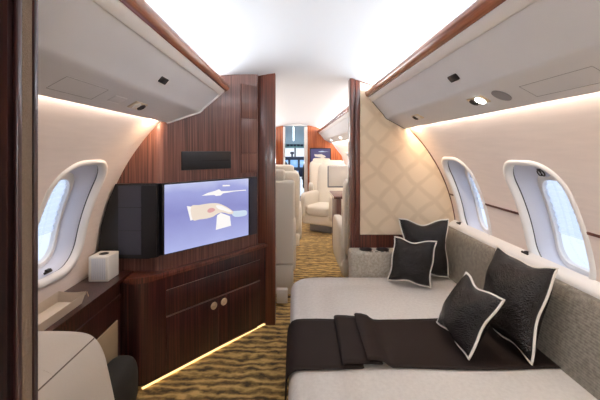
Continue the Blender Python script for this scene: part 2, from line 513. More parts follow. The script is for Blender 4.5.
# thin wooden stripe between the windows
zst = RW * math.asin((.995 - ZC) / RW)
def stripe(side, y0, y1, n, label):
    bm = bmesh.new()
    for D0 in (0,):
        P = [wall_pt(side, 0, zst - .006, .002), wall_pt(side, 0, zst - .006, -.004), wall_pt(side, 0, zst + .006, -.004), wall_pt(side, 0, zst + .006, .002)]
        extrude_y(bm, [(p.x, p.z) for p in P], y0, y1)
    tag(link('trim_%d' % n, bm, 'woodj'), label, 'trim', kind='structure')
stripe(1, 1.58 + .207, 2.31 - .207, 1, 'thin wooden stripe on the wall between the two right windows')
stripe(1, 2.31 + .207, YF - .01, 2, 'short thin wooden stripe between the far right window and the bulkhead')
stripe(1, .6, 1.58 - .207, 3, 'thin wooden stripe at the right edge past the near window')
stripe(-1, .9, 1.61 - .207, 4, 'thin wooden stripe on the left wall before the window')

# ------------------------------------------------------------------ forward bulkhead (right) with fabric panel
def wx(z, off=0): return CX + hw(z) - off
bw = bmesh.new()
prof = [(.43, 0)] + [(wx(z) + .004, z) for z in [0, .15, .3, .45, .6, .75, .9, 1.05, 1.2, 1.35, 1.5]] + [(.86, 1.78)] + [(x, ceil_z(x) + .004) for x in (.8, .7, .6, .5, .43)]
extrude_y(bw, prof, YF, YF + .06)
tag(link('wall_forward', bw, 'woodj'), 'wood framed bulkhead right of the doorway', 'wall', kind='structure')
bm = bmesh.new()
prof = [(.505, .685)] + [(wx(z) - .004, z) for z in [.685, .8, .9, 1.05, 1.2, 1.35, 1.5]] + [(.84, 1.72)] + [(x, ceil_z(x) - .012) for x in (.8, .7, .6, .505)]
extrude_y(bm, prof, YF - .006, YF + .001)
tag(link('trim_9', bm, 'panelfab'), 'pale gold diamond patterned cloth panel on the bulkhead', 'wall panel', kind='structure')
bm = bmesh.new()
box(bm, .426, .462, YF - .016, YF + .07, 0, ceil_z(.44), .004)
box(bm, .4665, .503, YF - .012, YF, .64, ceil_z(.5) - .004, .003)
o = tag(link('trim_10', bm, 'woodj'), 'dark wooden post on the right side of the doorway', 'door frame', kind='structure')
bm = bmesh.new()
pts = [(wx(z) - .003, YF - .01, z) for z in [.7 + .04 * k for k in range(20)]]
tube(bm, pts, .004, 6)
tag(link('trim_5', bm, 'woodj'), 'thin dark line where the fabric bulkhead meets the right wall', 'trim', kind='structure')

# ------------------------------------------------------------------ left media wall (set at an angle)
P0 = Vector((-.78, 1.98)); P1 = Vector((-.272, 2.523))
def panel_y(x): return P0.y + (P1.y - P0.y) / (P1.x - P0.x) * (x - P0.x)
DIR = (P1 - P0).normalized(); NRM = Vector((DIR.y, -DIR.x))   # towards the room
bm = bmesh.new()
path = [(-1.16, 1.98), (-.86, 1.98)] + [(-.86 + .09 * t, 1.98 + .018 * t * t * .5) for t in (.5,)] + [(-.78, 1.988)]
n = 14
path = [(-1.16, 1.98), (-.95, 1.98), (-.82, 1.98), (-.79, 1.984), (-.77, 1.995)] + [(P0.x + (P1.x - P0.x) * t / n, P0.y + (P1.y - P0.y) * t / n) for t in range(1, n + 1)]
front = path
back = [(-.272, 2.66), (-1.16, 2.66)]
extrude_z(bm, front + back, 0, lambda x, y: ceil_z(max(x, -.75)) + .004)
tag(link('wall_left_forward', bm, 'wood'), 'striped brown wood veneer wall set at an angle behind the television', 'wall', kind='structure')
# doorway post left
bm = B(-.285, -.142, YF - .02, YF + .07, 0, 1.93, .004)
tag(link('trim_11', bm, 'woodj'), 'red brown wooden post left of the doorway beside the television', 'door frame', kind='structure')

def onpanel(t, off, z):
    """t metres along the media wall from its left corner, off metres out from it"""
    p = P0 + DIR * t + NRM * off
    return Vector((p.x, p.y, z))
MP = frame(onpanel(0, 0, 0), (DIR.x, DIR.y, 0), (0, 0, 1), (NRM.x, NRM.y, 0))   # local x along, y up, z out
def pbox(bm, t0, t1, z0, z1, o0, o1, r=0): return box(bm, t0, t1, z0, z1, o0, o1, r, mat=MP)
LW = (P1 - P0).length

# narrow locker doors at the panel's right end: fine joints
lk = thing('wall_locker', 'narrow wooden locker with two joint lines at the top right of the media wall', 'locker', tuple(onpanel(LW - .08, 0, 1.5)))
for z0, z1 in ((1.165, 1.305), (1.308, 1.555), (1.558, 1.80)):
    bm = bmesh.new(); pbox(bm, LW - .155, LW - .004, z0, z1, .0005, .006, .002)
    link('door', bm, 'wood', lk)

# disc player slot
mp = thing('media_player', 'black flat media slot in the wood wall above the television', 'media player', tuple(onpanel(.26, 0, 1.2)))
bm = bmesh.new(); pbox(bm, .132, .502, 1.205, 1.322, .0005, .008, .003); link('faceplate', bm, 'black', mp)
bm = bmesh.new(); pbox(bm, .15, .485, 1.258, 1.264, .008, .0095); link('slot', bm, 'gap', mp)

# television
tv = thing('television', 'wall mounted flat television lit with a lavender picture, speakers at both ends', 'television', tuple(onpanel(.3, 0, .72)))
TZ0, TZ1 = .718, 1.136
toff = .03
bm = bmesh.new(); pbox(bm, .0, .715, TZ0, TZ1, .0, toff, .006); link('housing', bm, 'black', tv)
def screen_mat():
    m, nt, b = new_mat('lavender television picture')
    tc = nt.nodes.new('ShaderNodeTexCoord'); sp = nt.nodes.new('ShaderNodeSeparateXYZ')
    nt.links.new(tc.outputs['Generated'], sp.inputs[0])
    r = nt.nodes.new('ShaderNodeValToRGB'); e = r.color_ramp.elements
    e[0].position = 0; e[0].color = S(176, 182, 232); e[1].position = 1; e[1].color = S(196, 202, 236)
    k = e.new(.55); k.color = S(142, 144, 204); k = e.new(.85); k.color = S(160, 165, 220)
    n = nt.nodes.new('ShaderNodeTexNoise'); n.inputs['Scale'].default_value = 2.2
    nt.links.new(tc.outputs['Generated'], n.inputs['Vector'])
    a = nt.nodes.new('ShaderNodeMath'); a.operation = 'MULTIPLY_ADD'; a.inputs[1].default_value = .3; a.inputs[2].default_value = -.15
    ad = nt.nodes.new('ShaderNodeMath'); ad.operation = 'ADD'
    nt.links.new(n.outputs['Fac'], a.inputs[0]); nt.links.new(a.outputs[0], ad.inputs[0]); nt.links.new(sp.outputs['Z'], ad.inputs[1])
    nt.links.new(ad.outputs[0], r.inputs[0])
    b.inputs['Base Color'].default_value = (.01, .01, .012, 1); b.inputs['Roughness'].default_value = .25
    nt.links.new(r.outputs[0], b.inputs['Emission Color']); b.inputs['Emission Strength'].default_value = .78
    return m
M['screen'] = screen_mat()
SX0, SX1 = .012, .632
bm = bmesh.new(); pbox(bm, SX0, SX1, TZ0 + .008, TZ1 - .008, toff, toff + .003); scr = link('screen', bm, 'screen', tv)
# the picture: a hand, a paper and a small aeroplane, as flat shapes on the screen.  u,v in 0..1 of the screen
def pic(name, polys, m, lift, rnd=False):
    bm = bmesh.new()
    for poly in polys:
        vs = []
        for u, v in (smooth_pts(poly, 3, True) if rnd else poly):
            p = MP @ Vector((SX0 + (SX1 - SX0) * u, TZ0 + .008 + (TZ1 - TZ0 - .016) * v, toff + .003 + lift)); vs.append(bm.verts.new(p))
        bm.faces.new(vs)
    return link(name, bm, m, scr, smooth=False)
M['pic_hand'] = emit('picture hand', S(238, 222, 206), .78); M['pic_paper'] = emit('picture paper', S(252, 248, 246), .78)
M['pic_pink'] = emit('picture pink', S(222, 164, 164), .78); M['pic_pale'] = emit('picture pale blue', S(206, 222, 240), .78)
M['pic_sh'] = emit('picture dusk blue', S(118, 112, 160), 1.0)
pic('picture_cuff', [[(.225, .655), (.305, .625), (.33, .44), (.265, .425)]], 'pic_paper', .0005)
pic('picture_hand', [[(.27, .64), (.36, .645), (.45, .65), (.53, .645), (.60, .625), (.67, .575), (.73, .52), (.785, .455), (.775, .42), (.73, .425), (.68, .455), (.62, .475), (.56, .45), (.52, .425), (.44, .415), (.36, .42), (.29, .43)]], 'pic_hand', .0007, True)
pic('picture_fingers', [[(.56, .60), (.62, .59), (.68, .545), (.735, .495), (.765, .455), (.72, .46), (.66, .50), (.59, .54)]], 'pic_paper', .0012, True)
pic('picture_thumb', [[(.455, .53), (.48, .57), (.53, .565), (.55, .53), (.52, .505), (.48, .50)]], 'pic_pink', .0014, True)
pic('picture_paper', [[(.575, .435), (.62, .47), (.74, .39), (.755, .225), (.56, .205)]], 'pic_paper', .0010)
pic('picture_spray', [[(.765, .46), (.86, .455), (.965, .44), (.97, .36), (.88, .35), (.79, .375)]], 'pic_pale', .0006, True)
pic('picture_aeroplane', [[(.39, .785), (.46, .82), (.54, .838), (.60, .86), (.63, .825), (.72, .815), (.96, .805), (.965, .79), (.80, .797), (.65, .785), (.62, .755), (.56, .755), (.54, .775), (.46, .78)]], 'pic_paper', .0008)
pic('picture_wing', [[(.645, .925), (.74, .915), (.74, .895), (.645, .90)]], 'pic_paper', .0008)
# right speaker
bm = bmesh.new(); pbox(bm, .645, .713, TZ0 + .004, TZ1 - .004, toff - .002, toff + .004, .004); link('speaker_grille', bm, 'grille', tv)
# left speaker: facing straight aft beside the screen
bm = bmesh.new()
zs = [TZ0 - .006, TZ1]
def lsx(z): return CX - hw(z) + .012
prof = [(lsx(TZ0), TZ0 + .012), (lsx(.9), .9), (lsx(1.05), 1.05), (lsx(TZ1), TZ1), (-.776, TZ1), (-.776, TZ0), (-.83, TZ0 - .008), (lsx(TZ0) + .02, TZ0 - .008)]
extrude_y(bm, prof, 1.935, 1.979); bmesh.ops.bevel(bm, geom=[e for e in bm.edges if all(v.co.y < 1.94 for v in e.verts)], offset=.006, segments=2, affect='EDGES')
link('speaker_box', bm, 'black', tv)
bm = bmesh.new()
for z0, z1 in ((.735, .868), (.872, 1.0), (1.004, 1.125)):
    box(bm, -1.0, -.87, 1.9335, 1.936, z0, z1)
link('speaker_grille', bm, 'grille', tv)

# ------------------------------------------------------------------ credenza under the television
cab = thing('cabinet', 'dark striped mahogany cabinet with two doors under the television', 'cabinet', (-.55, 2.2, 0))
Q0 = Vector((-.80, 1.91)); Q1 = Vector((-.205, 2.585))
CD = (Q1 - Q0).normalized(); CN = Vector((CD.y, -CD.x))
def cab_outline(off, back=True):
    """plan outline, grown outward by off"""
    pts = [(-.95, 1.885 - off), (-.93, 1.885 - off)]
    a = Vector((-.90, 1.875 - off)); 
    pts = [(-.934, 1.875 - off)]
    # arc from lateral to slanted
    c0 = Vector((-.90, 1.875)); cc = c0 + Vector((0, .14))
    ang1 = math.atan2(CN.y, CN.x)
    for k in range(0, 11):
        t = -PI / 2 + (ang1 + PI / 2) * k / 10
        pts.append((cc.x + (.14 + off) * math.cos(t), cc.y + (.14 + off) * math.sin(t)))
    e = Vector(pts[-1])
    end = Q1 + CN * off
    # slide the straight part so that it is continuous with the arc
    d = (e - end).dot(CN); end = end + CN * d
    pts.append((end.x, end.y))
    pts.append((end.x - CN.x * .05 , end.y - CN.y * .02 + .03))
    return pts
def cabinet_solid(off, z0, z1):
    bm = bmesh.new()
    f = cab_outline(off)
    back = [(-.30, 2.576), (-.31, 2.52), (-.79, 2.0), (-.934, 1.977)]
    pts = f[:-1] + [(f[-2][0] - .02, 2.578)] + back
    return extrude_z(bm, pts, z0, z1)
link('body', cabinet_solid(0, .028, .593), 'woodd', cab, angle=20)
bm = cabinet_solid(.014, .593, .625)
es = [e for e in bm.edges if abs(e.verts[0].co.z - e.verts[1].co.z) < 1e-5]
bmesh.ops.bevel(bm, geom=es, offset=.008, segments=3, affect='EDGES')
link('countertop', bm, 'woodj', cab, angle=30)
bm = cabinet_solid(-.035, 0.0, .03); link('toe_kick', bm, 'gap', cab)
f = cab_outline(0)
E0, E1 = Vector(f[-3]), Vector(f[-2])
CDl = (E1 - E0).length; CD = (E1 - E0).normalized(); CN = Vector((CD.y, -CD.x))
MC = frame((E0.x, E0.y, 0), (CD.x, CD.y, 0), (0, 0, 1), (CN.x, CN.y, 0))
dx0, dx1 = .075, CDl - .075; dm = (dx0 + dx1) / 2
for i, (a, b) in enumerate(((dx0, dm - .0015), (dm + .0015, dx1))):
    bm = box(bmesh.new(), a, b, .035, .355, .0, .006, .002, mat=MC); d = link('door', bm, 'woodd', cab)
    kx = dm - .04 if i == 0 else dm + .04
    bm = disc(bmesh.new(), frame(MC @ Vector((kx, .313, .006)), MC.col[0].xyz, MC.col[1].xyz, MC.col[2].xyz), [(.024, 0), (.024, .004), (.019, .007), (.0185, .005), (.007, .005), (.006, .012), (.001, .013)])
    link('knob', bm, 'chrome', d)
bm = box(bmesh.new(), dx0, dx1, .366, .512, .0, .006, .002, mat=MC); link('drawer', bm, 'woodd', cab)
M['inlay'] = plain('pale metal inlay', S(172, 150, 140), .3, metal=.6)
bm = bmesh.new()
for z in (.3565, .362, .514): box(bm, dx0, dx1, z, z + .002, .004, .0072, mat=MC)
link('inlay_line', bm, 'inlay', cab)
# warm light strip along the cabinet's foot
M['led'] = emit('warm light strip', (1, .66, .27, 1), 1.7)
bm = box(bmesh.new(), -.06, CDl - .01, .007, .012, -.014, -.001, mat=MC); link('light_strip', bm, 'led', cab)
# hinge on the cabinet's end
bm = box(bmesh.new(), CDl - .03, CDl - .015, .44, .50, .0, .006, .002, mat=MC); link('hinge', bm, 'satin', cab)

# ------------------------------------------------------------------ left side ledge
LX = -.948
led = thing('side_ledge', 'dark wood ledge along the left wall under the window', 'ledge', (-1.02, 1.4, 0))
bm = bmesh.new()
def wl(z): return CX - hw(z)
extrude_y(bm, [(wl(.61) + .003, .61), (wl(.63) + .003, .63), (LX + .012, .63), (LX + .012, .612), (LX + .004, .608)], .57, 1.972)
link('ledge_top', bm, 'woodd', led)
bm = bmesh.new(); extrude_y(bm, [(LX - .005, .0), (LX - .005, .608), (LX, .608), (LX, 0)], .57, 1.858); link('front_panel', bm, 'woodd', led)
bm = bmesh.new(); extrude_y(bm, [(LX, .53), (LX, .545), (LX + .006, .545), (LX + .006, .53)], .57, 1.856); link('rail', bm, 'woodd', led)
bm = B(LX - .001, LX + .005, 1.22, 1.82, .20, .42, .002); link('inset_panel', bm, 'inset', led)

# tissue box
tb = thing('tissue_box', 'white leather covered tissue box on the dark wood ledge by the left window', 'tissue box', (-1.035, 1.85, .63))
bm = B(-1.09, -.984, 1.80, 1.912, .631, .764, .005, 3); link('cover', bm, 'white', tb)
M['rib'] = plain('pale blue grey ribbed panel', S(214, 216, 222), .5)
bm = bmesh.new()
for k in range(8): box(bm, -1.072 + .0095 * k, -1.0645 + .0095 * k, 1.7975, 1.801, .642, .755, .001)
link('ribbed_panel', bm, 'rib', tb)
bm = bmesh.new()
disc(bm, frame((-1.037, 1.856, .764), (1, 0, 0), (0, 1, 0), (0, 0, 1)), [(.024, 0), (.024, .002), (.017, .003), (.016, .0005)])
link('slot_ring', bm, 'satin', tb)

# leather catch-all tray with snapped corners
tr = thing('tray', 'cream leather catch-all tray with tied corners on the wooden ledge', 'tray', (-1.04, 1.3, .63))
bm = bmesh.new()
x0, x1, y0, y1 = -1.078, -.966, 1.14, 1.55
box(bm, x0, x1, y0, y1, .631, .637, .002); link('base', bm, 'cream', tr)
def flap(pa, pb, qa, qb):
    bm = bmesh.new(); vs = [Vector(p) for p in (pa, pb, qb, qa)]
    n = 8
    grid(bm, lambda u, v: vs[0].lerp(vs[1], u).lerp(vs[3].lerp(vs[2], u), v) + Vector((0, 0, -.006 * math.sin(u * PI) * v)), n, 2)
    bmesh.ops.solidify(bm, geom=bm.faces[:], thickness=.004)
    return bm
o_ = .012; h_ = .048
for a in (((x0, y0), (x1, y0)), ((x1, y0), (x1, y1)), ((x1, y1), (x0, y1)), ((x0, y1), (x0, y0))):
    def up(p): 
        return (p[0] + (o_ if p[0] == x1 else -o_ * .3), p[1] + (o_ if p[1] == y1 else -o_), .634 + h_)
    link('side_flap', flap((a[0][0], a[0][1], .634), (a[1][0], a[1][1], .634), up(a[0]), up(a[1])), 'cream', tr)
for px, py in ((x0, y0), (x1, y0), (x1, y1), (x0, y1)):
    bm = bmesh.new(); sx = 1 if px == x1 else -.3; sy = 1 if py == y1 else -1
    tube(bm, [(px + .008 * sx, py + .008 * sy, .666), (px + .014 * sx, py + .014 * sy, .678), (px + .02 * sx, py + .016 * sy, .656)], .0022, 6)
    link('snap', bm, 'chrome', tr)

# ------------------------------------------------------------------ soft solid
def cushion(bm, c, half, p=4.0, n=10, m=None, bulge=0):
    """a padded block: superellipsoid with even faces"""
    b = bmesh.new(); bmesh.ops.create_cube(b, size=2); bmesh.ops.subdivide_edges(b, edges=b.edges[:], cuts=n, use_grid_fill=True)
    for v in b.verts:
        x, y, z = v.co
        L = (abs(x) ** p + abs(y) ** p + abs(z) ** p) ** (1 / p)
        q = Vector((x / L, y / L, z / L))
        v.co = Vector((c[0] + q.x * half[0], c[1] + q.y * half[1], c[2] + q.z * half[2]))
    if m is not None: bmesh.ops.transform(b, matrix=m, verts=b.verts[:])
    join(bm, b); return bm
def C(*a, **k): return cushion(bmesh.new(), *a, **k)

# ------------------------------------------------------------------ near left armchair
ch = thing('armchair', 'large cream leather armchair at lower left with a seam along its arm', 'armchair', (-.78, 1.2, 0))
bm = bmesh.new()
sec = [(-.936, .12), (-.60, .12), (-.575, .22), (-.59, .40), (-.625, .58), (-.645, .655), (-.672, .698), (-.712, .718), (-.80, .724), (-.90, .722), (-.936, .71)]
sec = [sec[0]] + smooth_pts(sec[1:], 4)
rows = []
for y, k in ((.95, 1), (1.12, 1), (1.140, .992), (1.154, .972), (1.162, .945), (1.165, .91)):
    rows.append([bm.verts.new((-.775 + (x + .775) * k, y, .42 + (z - .42) * k)) for x, z in sec])
for a, b in zip(rows, rows[1:]):
    for i in range(len(a)):
        j = (i + 1) % len(a); bm.faces.new((a[i], a[j], b[j], b[i]))
bm.faces.new(rows[0]); bm.faces.new(rows[-1])
link('backrest', bm, 'leather', ch, angle=50)
bm = bmesh.new()
sec = [(-.79, .12), (-.60, .12), (-.575, .22), (-.59, .40), (-.625, .58), (-.645, .655), (-.672, .698), (-.712, .718), (-.75, .72), (-.78, .70), (-.79, .66)]
extrude_y(bm, [sec[0]] + smooth_pts(sec[1:]), .60, .952)
link('armrest', bm, 'leather', ch, angle=50)
bm = bmesh.new(); tube(bm, [(-.672, .61, .698), (-.672, .9, .698), (-.672, 1.142, .697)], .0022, 6); 
M['seam'] = plain('brown stitched seam', S(110, 96, 84), .7)
link('seam', bm, 'seam', ch)
bm = C((-.862, .78, .40), (.072, .18, .08), 5); link('seat_cushion', bm, 'leather', ch)
bm = B(-.94, -.64, .64, 1.12, 0, .20, .02); link('base', bm, 'darkfab', ch)
# dark rounded block standing in for the chair's shadowed leg rest
st = thing('footstool', 'dark charcoal rounded footstool on the carpet in front of the cabinet', 'footstool', (-.86, 1.66, 0))
bm = C((-.862, 1.64, .155), (.075, .14, .145), 3.0); link('cover', bm, 'darkfab', st)
bm = B(-.91, -.80, 1.56, 1.74, 0, .03, .01); link('foot', bm, 'black', st)

# ------------------------------------------------------------------ near left partition (the doorway the view comes through)
PXE = -.42
bm = bmesh.new()
prof = [(PXE - .006, 0)] + [(CX - hw(z) - .004, z) for z in [0, .2, .4, .6, .8, 1.0, 1.2, 1.4, 1.5]] + [(-.78, 1.76)] + [(x, ceil_z(x)) for x in (-.75, -.60, PXE - .006)]
extrude_y(bm, prof, .505, .556)
tag(link('wall_aft_left', bm, 'woodp'), 'dark wood partition edge at the far left foreground', 'wall', kind='structure')
bm = B(PXE - .008, PXE - .001, .526, .548, 0, 1.84, .002)
tag(link('trim_6', bm, 'partfab'), 'beige cloth strip on the edge of the left foreground partition', 'trim', kind='structure')
bm = B(PXE - .008, PXE + .001, .549, .558, 0, 1.84, .002)
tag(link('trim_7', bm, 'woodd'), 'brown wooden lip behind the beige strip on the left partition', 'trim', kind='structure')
bm = B(PXE - .008, PXE + .001, .516, .525, 0, 1.84, .002)
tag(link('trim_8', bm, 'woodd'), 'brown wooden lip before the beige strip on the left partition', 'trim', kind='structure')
# aft end behind the viewer
bm = B(-1.2, 1.3, -4.06, -4.0, 0, 1.95)
tag(link('wall_aft', bm, 'leather'), 'cream aft wall behind the viewer', 'wall', kind='structure')

# ------------------------------------------------------------------ overhead bins
BIN = [(.512, 1.742), (.528, 1.728), (.548, 1.70), (.58, 1.66), (.61, 1.625), (.634, 1.597), (.645, 1.580), (.654, 1.570), (.672, 1.560), (.70, 1.545), (.75, 1.5175), (.792, 1.4945), (.80, 1.492), (.804, 1.497), (.80, 1.505), (.77, 1.53), (.77, 1.70), (.56, 1.715)]
RAIL = [(.492, 1.762), (.493, 1.775), (.499, 1.784), (.508, 1.784), (.516, 1.774), (.526, 1.752), (.528, 1.74), (.522, 1.733), (.508, 1.734), (.498, 1.744)]
def sx(side, rel): return CX + side * rel
def on_under(side, rel, y):
    z = 1.545 - .55 * (rel - .70)
    t = Vector((side * 1, 0, -.55)).normalized(); nrm = Vector((side * -.55, 0, -1)).normalized()
    return frame((sx(side, rel), y, z), (0, 1, 0), t, nrm)
def on_face(side, rel, y):
    z = 1.66 - 1.17 * (rel - .58)
    t = Vector((side * 1, 0, -1.17)).normalized(); nrm = Vector((side * -1.17, 0, -1)).normalized()
    return frame((sx(side, rel), y, z), (0, 1, 0), t, nrm)
def overhead(side, y0, y1, label, name='overhead_bin'):
    root = thing(name, label, 'overhead bin', (sx(side, .65), 1.5 if y0 < 2 else 5, 1.5))
    link('body', extrude_y(bmesh.new(), [(sx(side, r), z) for r, z in BIN], y0, y1, ny=1), 'bin', root, angle=28)
    LIP = [(.523, 1.737), (.520, 1.729), (.523, 1.724), (.541, 1.6985), (.546, 1.697), (.551, 1.70), (.550, 1.715)]
    link('lip', extrude_y(bmesh.new(), [(sx(side, r), z) for r, z in LIP], y0, y1), 'bezel', root, angle=50)  # lighter plastic here paints the light that the lip's tilt catches
    link('rail', extrude_y(bmesh.new(), [(sx(side, r), z) for r, z in RAIL], y0, y1), 'woodrail', root, angle=50)
    return root
def reading_light(root, side, rel, y, lit):
    f = on_under(side, rel, y)
    bm = bmesh.new(); b = bmesh.new()
    box(bm, -.056, .056, -.024, .024, -.001, .005, .003, mat=f)
    h = link('reading_light', bm, 'chrome', root)
    bm = disc(bmesh.new(), f @ Matrix.Translation((.028, 0, .005)), [(.019, 0), (.019, .006), (.013, .008), (.010, .003)], 16); link('air_nozzle', bm, 'satin', h)
    bm = disc(bmesh.new(), f @ Matrix.Translation((-.02, 0, .005)), [(.021, 0), (.021, .004), (.019, .005)], 16)
    link('lens', bm, 'lamp' if lit else 'white', h)
M['lamp'] = emit('lit lamp lens', (1, .98, .94, 1), 12)
def bin_details(root, side, ly, lit, sp_y, sl_y, pan):
    for k, y in enumerate(ly): reading_light(root, side, .715 if side > 0 else .735, y, lit[k])
    if sp_y:
        bm = disc(bmesh.new(), on_under(side, .722, sp_y), [(.036, 0), (.036, .002), (.033, .003)], 24)
        for v in bm.verts: pass
        link('speaker', bm, M['greytrim'], root)
    bm = box(bmesh.new(), -.036, .036, -.0145, .0145, -.002, .004, .006, mat=on_face(side, .608, sl_y)); link('latch', bm, 'satin', root)
    y0, y1 = pan
    bm = bmesh.new()
    for a in ((y0, y1, -.035, -.0338), (y0, y1, .0338, .035), (y0, y0 + .0012, -.035, .035), (y1 - .0012, y1, -.035, .035)):
        fm = on_under(side, .735, 0)
        box(bm, a[0], a[1], a[2], a[3], -.001, .0006, mat=fm)
    link('access_panel_joint', bm, 'greytrim', root)
br = overhead(1, .2, YF - .008, 'white overhead bin with cherry wood rail along the right wall above the sofa')
bin_details(br, 1, [1.41, 2.105], [True, False], 1.265, 1.40, (.86, 1.14))
bl = overhead(-1, .57, lambda x, z: panel_y(x) - .004, 'white overhead bin with cherry wood rail on the left, ending at the wood wall')
bin_details(bl, -1, [1.49], [False], None, 1.45, (.98, 1.20))
bm = box(bmesh.new(), -.045, .045, -.02, .02, -.001, .0025, .003, mat=on_under(-1, .735, 1.32)); link('blank_plate', bm, 'bin', bl)
# end edges
def edge_strip(root, side, yf, m, w, lift, name):
    bm = bmesh.new()
    P = BIN[1:13]
    inner = [(sx(side, r), z) for r, z in P]
    vs0 = []; vs1 = []
    for i, (x, z) in enumerate(inner):
        a = Vector(inner[max(i - 1, 0)]); b = Vector(inner[min(i + 1, len(inner) - 1)]); t = (b - a).normalized(); nn = Vector((-t.y, t.x))
        if nn.y > 0: nn = -nn
        for d, vs in ((-.002, vs0), (lift, vs1)):
            q = Vector((x, z)) + nn * d
            vs.append((q.x, q.y))
    extrude_y(bm, vs0 + vs1[::-1], (lambda x, z: yf(x) - w), (lambda x, z: yf(x)))
    link(name, bm, m, root, angle=40)
edge_strip(bl, -1, lambda x: panel_y(x) - .003, 'bezel', .012, .006, 'end_edge')
edge_strip(br, 1, lambda x: YF - .008, 'gap', .006, .003, 'end_gasket')
bf = overhead(1, YF + .06, YE - .01, 'white overhead bin in the forward cabin seen through the doorway')
for y in (4.2, 5.6, 7.0): reading_light(bf, 1, .715, y, True)

# ------------------------------------------------------------------ divan
dv = thing('sofa', 'long beige sofa made up as a bed along the right wall under the windows', 'sofa', (.5, 1.5, 0))
def bedplan(r, inset=0):
    x0, x1, y0, y1 = -.022 + inset, 1.105, .45, 2.448 - inset
    pts = [(x1, y0), (x1, y1)]
    for k in range(9):
        t = PI / 2 + (PI / 2) * k / 8; pts.append((x0 + r + r * math.cos(t), y1 - r + r * math.sin(t)))
    pts.append((x0, y0))
    return pts
bm = bmesh.new(); 
rows = []
for inset, z in ((.02, .20), (.0, .23), (0, .36), (.004, .385), (.014, .408), (.03, .423), (.055, .43), (.3, .432)):
    rows.append([bm.verts.new((x, y, z)) for x, y in bedplan(.13, inset)])
for a, b in zip(rows, rows[1:]):
    for i in range(len(a)):
        j = (i + 1) % len(a); bm.faces.new((a[i], a[j], b[j], b[i]))
bm.faces.new(rows[0]); bm.faces.new(rows[-1])
link('mattress', bm, 'bed', dv, angle=60)
bm = extrude_z(bmesh.new(), bedplan(.10, .04), 0, .20); link('base', bm, 'sofa', dv, angle=60)
bm = bmesh.new()
bp = [(1.09, .425), (1.098, .45), (1.112, .55), (1.126, .66), (1.134, .72), (1.142, .745), (1.154, .756), (1.17, .757), (1.178, .745), (1.18, .70), (1.18, .425)]
extrude_y(bm, bp, .45, 2.592); link('backrest', bm, 'sofa', dv, angle=40)
# end console with cup holders, fixed to the bulkhead
cs = thing('side_console', 'woven grey arm console with cup holders at the far end of the sofa', 'console', (.8, 2.52, 0))
bm = bmesh.new(); box(bm, .415, 1.088, 2.455, YF - .003, .0, .588, .016, 3); link('body', bm, 'sofal', cs)
for x in (.535, .66):
    bm = disc(bmesh.new(), frame((x, 2.535, .588), (1, 0, 0), (0, 1, 0), (0, 0, 1)), [(.048, 0), (.048, .003), (.042, .005), (.040, .002)]); ho = link('cup_holder', bm, 'satin', cs)
    bm = disc(bmesh.new(), frame((x, 2.535, .588), (1, 0, 0), (0, 1, 0), (0, 0, 1)), [(.040, .0005), (.039, .003), (.001, .0032)]); link('cup_well', bm, 'black', ho)
for x in (.55, .59, .63, .67):
    bm = B(x, x + .022, 2.470, 2.478, .587, .591, .001); link('button', bm, 'black', cs)
# white sill between backrest and wall
sl = thing('window_sill', 'white sill ledge behind the sofa back under the right windows', 'sill', (1.2, 1.5, .7))
bm = bmesh.new(); extrude_y(bm, [(1.181, .68), (1.181, .758), (1.186, .772), (1.20, .785), (wx(.80) - .004, .80), (wx(.68) - .006, .68)], .3, YF - .004)
link('ledge', bm, 'bezel', sl, angle=50)
for y in (1.775, 2.49):
    bm = bmesh.new(); tube(bm, [(1.205, y - .022, .793), (1.205, y + .022, .793)], .006, 8); box(bm, 1.205, 1.222, y - .008, y + .008, .786, .803, .003); link('latch', bm, 'satin', sl)

# ------------------------------------------------------------------ blanket with a double pleat
bk = bmesh.new()
zb = .436
path = [(-.0345, .17), (-.0355, .25), (-.0345, .34), (-.031, .38), (-.024, .405), (-.010, .424), (.012, .4335), (.045, zb), (.12, zb + .001), (.20, zb), (.285, zb + .001), (.294, zb + .004), (.285, zb + .008),
        (.225, zb + .009), (.212, zb + .010), (.206, zb + .015), (.209, zb + .0205), (.222, zb + .0225), (.26, zb + .022), (.32, zb + .018), (.365, zb + .015), (.372, zb + .0175), (.365, zb + .020), (.325, zb + .023), (.314, zb + .026), (.312, zb + .031), (.318, zb + .035),
        (.345, zb + .034), (.375, zb + .026), (.392, zb + .012), (.41, zb + .003), (.45, zb + .001), (.6, zb), (.75, zb + .001), (.9, zb), (1.092, zb)]
dense = []
for a, b in zip(path, path[1:]):
    k = max(1, int((Vector(b) - Vector(a)).length / .02))
    dense += [(a[0] + (b[0] - a[0]) * i / k, a[1] + (b[1] - a[1]) * i / k) for i in range(k)]
dense.append(path[-1])
NY = 14
y0b, y1b = 1.385, 1.79
rows = []
for j in range(NY + 1):
    t = j / NY
    rows.append([])
    for i, (x, z) in enumerate(dense):
        wob = .006 * math.sin(x * 9 + 1) * (1 if t > .5 else -1) * abs(2 * t - 1)
        y = y0b + (y1b - y0b) * t + wob
        sk = .012 * (t - .5) if .19 < x < .42 else 0
        lift = .0015 * noise.noise(Vector((x * 12, y * 12, 3))) if x > .05 else 0
        rows[-1].append(bk.verts.new((x + sk, y, z + abs(lift))))
for a, b in zip(rows, rows[1:]):
    for i in range(len(a) - 1): bk.faces.new((a[i], a[i + 1], b[i + 1], b[i]))
o = link('blanket', bk, 'blanket', None, angle=70)
md = o.modifiers.new('thickness', 'SOLIDIFY'); md.thickness = .003; md.offset = 1
tag(o, 'dark brown blanket runner folded across the sofa bed and hanging over its edge', 'blanket')

